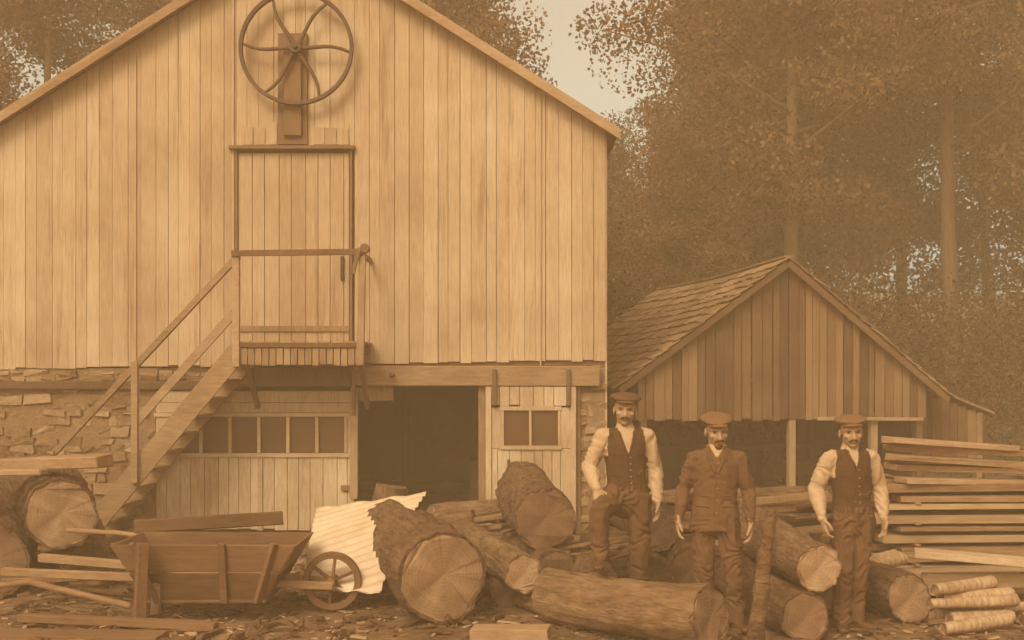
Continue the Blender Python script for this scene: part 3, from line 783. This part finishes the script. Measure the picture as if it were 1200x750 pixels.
    for sx in(-1,1):
        seam([(sx*.06,1.08),(sx*.09,1.085),(sx*.12,1.09)],.006,1)
        seam([(sx*.07,1.25),(sx*.10,1.255),(sx*.125,1.26)],.005,1)
        if outfit['kind']=='vest': seam([(sx*.004,zv),(sx*(.3*(1.38-zv)),1.36),(sx*.06,1.43)],.009,1)
        else:
            seam([(sx*.012,1.28),(sx*.045,1.36),(sx*.062,1.43)],.015,1); seam([(sx*.016,1.31),(sx*.075,1.365),(sx*.07,1.42)],.009,1)
            seam([(sx*.05,1.00),(sx*.10,1.005),(sx*.15,1.0)],.010,1)
    if outfit['kind']=='vest': seam([(.01,1.13),(.04,1.10),(.08,1.10),(.11,1.13)],.003,0)
    s.obj('buttons_and_pockets',[M['button'],M[outfit['torso']]],e,smooth=True,mat=Tm)
    hb_=MB()
    for sd in('R','L'):
        s0,el,wr=[Vector(q) for q in P['arm'+sd]]; d,pn,th,cu=P['hand'+sd]; hand(hb_,wr,d,pn,th,cu,1.10)
    me=remeshed(hb_,'hands',[M['skin']],.0036,1); o=bpy.data.objects.new('hands',me); o.matrix_world=Tm; link(o,e)
    h=MB()
    h.ell((0,.014,.028),(.077,.096,.086),0,28); h.ell((0,-.022,-.03),(.063,.068,.078),0,28); h.ell((0,-.050,-.088),(.032,.030,.024),0,18)
    h.ell((0,-.02,-.075),(.050,.052,.030),0,18)
    h.tube([(0,-.086,.008),(0,-.100,-.018),(0,-.112,-.034)],[.009,.012,.0145],12,0,step=.006); h.ell((.012,-.096,-.036),(.009,.010,.008),0,8); h.ell((-.012,-.096,-.036),(.009,.010,.008),0,8)
    h.tube([(-.048,-.066,.020),(-.025,-.082,.024),(0,-.084,.018),(.025,-.082,.024),(.048,-.066,.020)],[.010,.012,.009,.012,.010],10,0,step=.006)
    for sx in(-1,1):
        h.ell((sx*.045,-.06,-.026),(.02,.02,.018),0,12); h.ell((sx*.078,.014,-.012),(.009,.019,.031),0,12)
    h.tube([(-.022,-.086,-.063),(0,-.094,-.062),(.022,-.086,-.063)],[.006,.008,.006],8,0,step=.006)
    h.tube([(0,.02,-.05),(0,.02,-.13)],[.055,.054],18,0,step=.015)
    mr=outfit.get('must',1.0)
    h.tube([(-.034,-.083,-.062),(-.016,-.100,-.050),(0,-.103,-.046),(.016,-.100,-.050),(.034,-.083,-.062)],[.005*mr,.009*mr,.007*mr,.009*mr,.005*mr],10,1,step=.006)
    if outfit.get('beard'): h.ell((0,-.056,-.097),(.030,.030,.028),1,18)
    def relh(m,c):
        if m==0 and c.z>-.045 and c.y>-.012+max(0,-c.z)*.5 and (abs(c.x)<.079 ) and not(abs(c.x)>.066 and -.045<c.z<.022 and -.005<c.y<.036): return 1
        return m
    me=remeshed(h,'head',[M['skin'],M['hair']],.0042,2,relh,2)
    for v in me.vertices:
        for sx in(-1,1):
            d2=(v.co.x-sx*.031)**2+(v.co.z-.002)**2
            if v.co.y<-.04: v.co.y+=.009*math.exp(-d2/(.012**2))
    me.update(); hp,hr=P['head']
    Hm=Tm@Matrix.Translation(hp)@hr@Matrix.Scale(1.13,4)
    o=bpy.data.objects.new('head',me); o.matrix_world=Hm; link(o,e)
    s=MB()
    for sx in(-1,1): s.ell((sx*.031,-.071,.001),(.010,.008,.005),0,12)
    for sx in(-1,1): s.tube([(sx*.016,-.087,.018),(sx*.03,-.089,.023),(sx*.047,-.076,.018)],[.002,.003,.002],6,1)
    s.obj('eyes_and_brows',[M['eye'],M['hair']],e,smooth=True,mat=Hm)
    c=MB(); rt=Matrix.Rotation(math.radians(outfit.get('captilt',8)),3,'X')
    c.ell((0,.006,.086),(.112,.124,.034),0,28,rot=rt); c.tube([(0,.010,.050),(0,.008,.086)],[(.082,.101),(.090,.109)],30,0,ref=(1,0,0),step=.01,cap='flat')
    V=[];F=[];na=24
    for lv in(0,1):
        for j in range(5):
            for i in range(na+1):
                a=math.radians(-62+124*i/na); q=j/4; ext=.045*q*math.cos(a*1.2)**.6 if q>0 else 0
                x=math.sin(a)*(.078+ext*.5); y=.008-math.cos(a)*(.092+ext); z=.060-.010*q-.010*(abs(math.sin(a))**2)+lv*.0085
                V.append((x,y,z))
    W=na+1;Ls=5*W
    for j in range(4):
        for i in range(na): 
            a=j*W+i; F.append((a,a+W,a+W+1,a+1)); F.append((Ls+a,Ls+a+1,Ls+a+W+1,Ls+a+W))
    for i in range(na): F.append((i,i+1,Ls+i+1,Ls+i)); F.append((4*W+i,Ls+4*W+i,Ls+4*W+i+1,4*W+i+1))
    for j in range(4): F.append((j*W,Ls+j*W,Ls+(j+1)*W,(j+1)*W)); F.append((j*W+na,(j+1)*W+na,Ls+(j+1)*W+na,Ls+j*W+na))
    c.add(V,F,0)
    me=remeshed(c,'cap',[M[outfit['cap']]],.0042,2)
    for v in me.vertices: v.co+=v.normal*.005*noise.noise(v.co*25+Vector((loc[0],0,0)))
    o=bpy.data.objects.new('cap',me); o.matrix_world=Hm; link(o,e)
def rot(x=0,y=0,z=0): return (Matrix.Rotation(math.radians(z),4,'Z')@Matrix.Rotation(math.radians(x),4,'X')@Matrix.Rotation(math.radians(y),4,'Y'))
random.seed(3)
person('man',(.95,10.4,gh(.95,10.4)),1.05,math.radians(6),dict(sway=.02,
    legR=((-.095,0,.90),(-.27,-.31,.83),(-.25,-.28,.47)),footR=(-.25,-1,-.05),
    legL=((.095,0,.90),(.115,-.02,.49),(.13,.02,.09)),footL=(.35,-1,0),
    armR=((-.180,.0,1.40),(-.285,.03,1.15),(-.255,-.17,.985)),handR=((.05,-.55,-.6),(.1,.45,-.9),(.9,-.1,0),.35),
    armL=((.180,.0,1.40),(.255,.04,1.13),(.255,-.06,.88)),handL=((0,-.15,-1),(-1,0,0),(0,-1,0),.35),
    head=((0,-.012,1.605),rot(2,3,-10))),dict(torso='vest',sleeve='shirt',sleeve_r=.072,kind='vest',v=1.24,vk=.30,cap='cap',buttons=6,captilt=6))
person('man',(1.62,9.78,gh(1.62,9.78)),.985,math.radians(-8),dict(sway=-.015,
    legR=((-.095,0,.90),(-.10,-.02,.49),(-.10,.02,.09)),footR=(-.3,-1,0),
    legL=((.095,0,.90),(.13,-.05,.49),(.15,-.03,.09)),footL=(.4,-1,0),
    armR=((-.180,.0,1.39),(-.265,.03,1.13),(-.305,-.07,.89)),handR=((0,-.2,-1),(1,0,0),(0,-1,0),.45),
    armL=((.180,.0,1.39),(.250,.03,1.12),(.265,-.07,.87)),handL=((0,-.15,-1),(-1,0,0),(0,-1,0),.5),
    head=((0,-.025,1.60),rot(9,-3,12))),dict(torso='jacket',sleeve='jacket',sleeve_r=.065,kind='jacket',v=1.385,vk=.6,cap='cap2',buttons=5,beard=True,captilt=7,must=.9))
person('man',(2.66,9.72,gh(2.66,9.72)),.975,math.radians(10),dict(sway=.025,
    legR=((-.09,0,.90),(-.085,-.04,.49),(-.085,-.03,.09)),footR=(-.4,-1,0),
    legL=((.09,0,.90),(.07,-.01,.49),(.05,.03,.09)),footL=(.45,-1,0),
    armR=((-.178,.0,1.40),(-.275,.05,1.14),(-.265,-.07,.91)),handR=((.05,-.25,-1),(1,0,0),(0,-1,0),.5),
    armL=((.178,.0,1.40),(.275,.05,1.14),(.255,-.08,.91)),handL=((-.08,-.25,-1),(-1,0,0),(0,-1,0),.5),
    head=((0,-.015,1.60),rot(3,-3,-14))),dict(torso='vest',sleeve='shirt',sleeve_r=.073,kind='vest',v=1.31,vk=.28,cap='cap2',buttons=6,captilt=5,must=.85))

# ------------------------------------------------------------------ haze volume, added to lift dark tones and fade the distance
s=MB(); s.box(-70,70,-10,75,-1,19); m=bpy.data.materials.new('tone_lift_haze'); m.use_nodes=True; nt=m.node_tree; nt.nodes.clear()
o_=N(nt,'ShaderNodeOutputMaterial'); vs=N(nt,'ShaderNodeVolumeScatter'); vs.inputs['Color'].default_value=(1,.61,.30,1); vs.inputs['Density'].default_value=.015; vs.inputs['Anisotropy'].default_value=-.1
nt.links.new(vs.outputs[0],o_.inputs['Volume']); s.obj('tone_lift_haze',[m])

# ------------------------------------------------------------------ light, sky, camera
w=bpy.data.worlds.new('World'); scene.world=w; w.use_nodes=True; nt=w.node_tree; bg=nt.nodes['Background']
sky=N(nt,'ShaderNodeTexSky'); sky.sky_type='NISHITA'; sky.sun_disc=False; sky.sun_elevation=math.radians(42); sky.sun_rotation=math.radians(205); sky.dust_density=4
bw=N(nt,'ShaderNodeRGBToBW'); nt.links.new(sky.outputs[0],bw.inputs[0])
mx=N(nt,'ShaderNodeMix',data_type='RGBA',blend_type='MULTIPLY'); mx.inputs['Factor'].default_value=1
nt.links.new(bw.outputs[0],mx.inputs['A']); mx.inputs['B'].default_value=(2.05,1.52,1.0,1)
nt.links.new(mx.outputs['Result'],bg.inputs['Color']); bg.inputs['Strength'].default_value=.15
sl_=bpy.data.lights.new('sun','SUN'); sl_.energy=1.9; sl_.angle=math.radians(22); sl_.color=(1,.88,.72)
so=bpy.data.objects.new('sun',sl_); so.rotation_euler=(math.radians(48),0,math.radians(-25)); scene.collection.objects.link(so)
cam=bpy.data.cameras.new('camera'); co=bpy.data.objects.new('camera',cam); co.location=(0,0,2.0); co.rotation_euler=(math.radians(90),0,0)
cam.sensor_width=36; cam.lens=43.44; cam.shift_y=.054; cam.clip_end=600; scene.collection.objects.link(co); scene.camera=co
scene.view_settings.view_transform='Standard'; scene.view_settings.look='None'; scene.view_settings.exposure=0
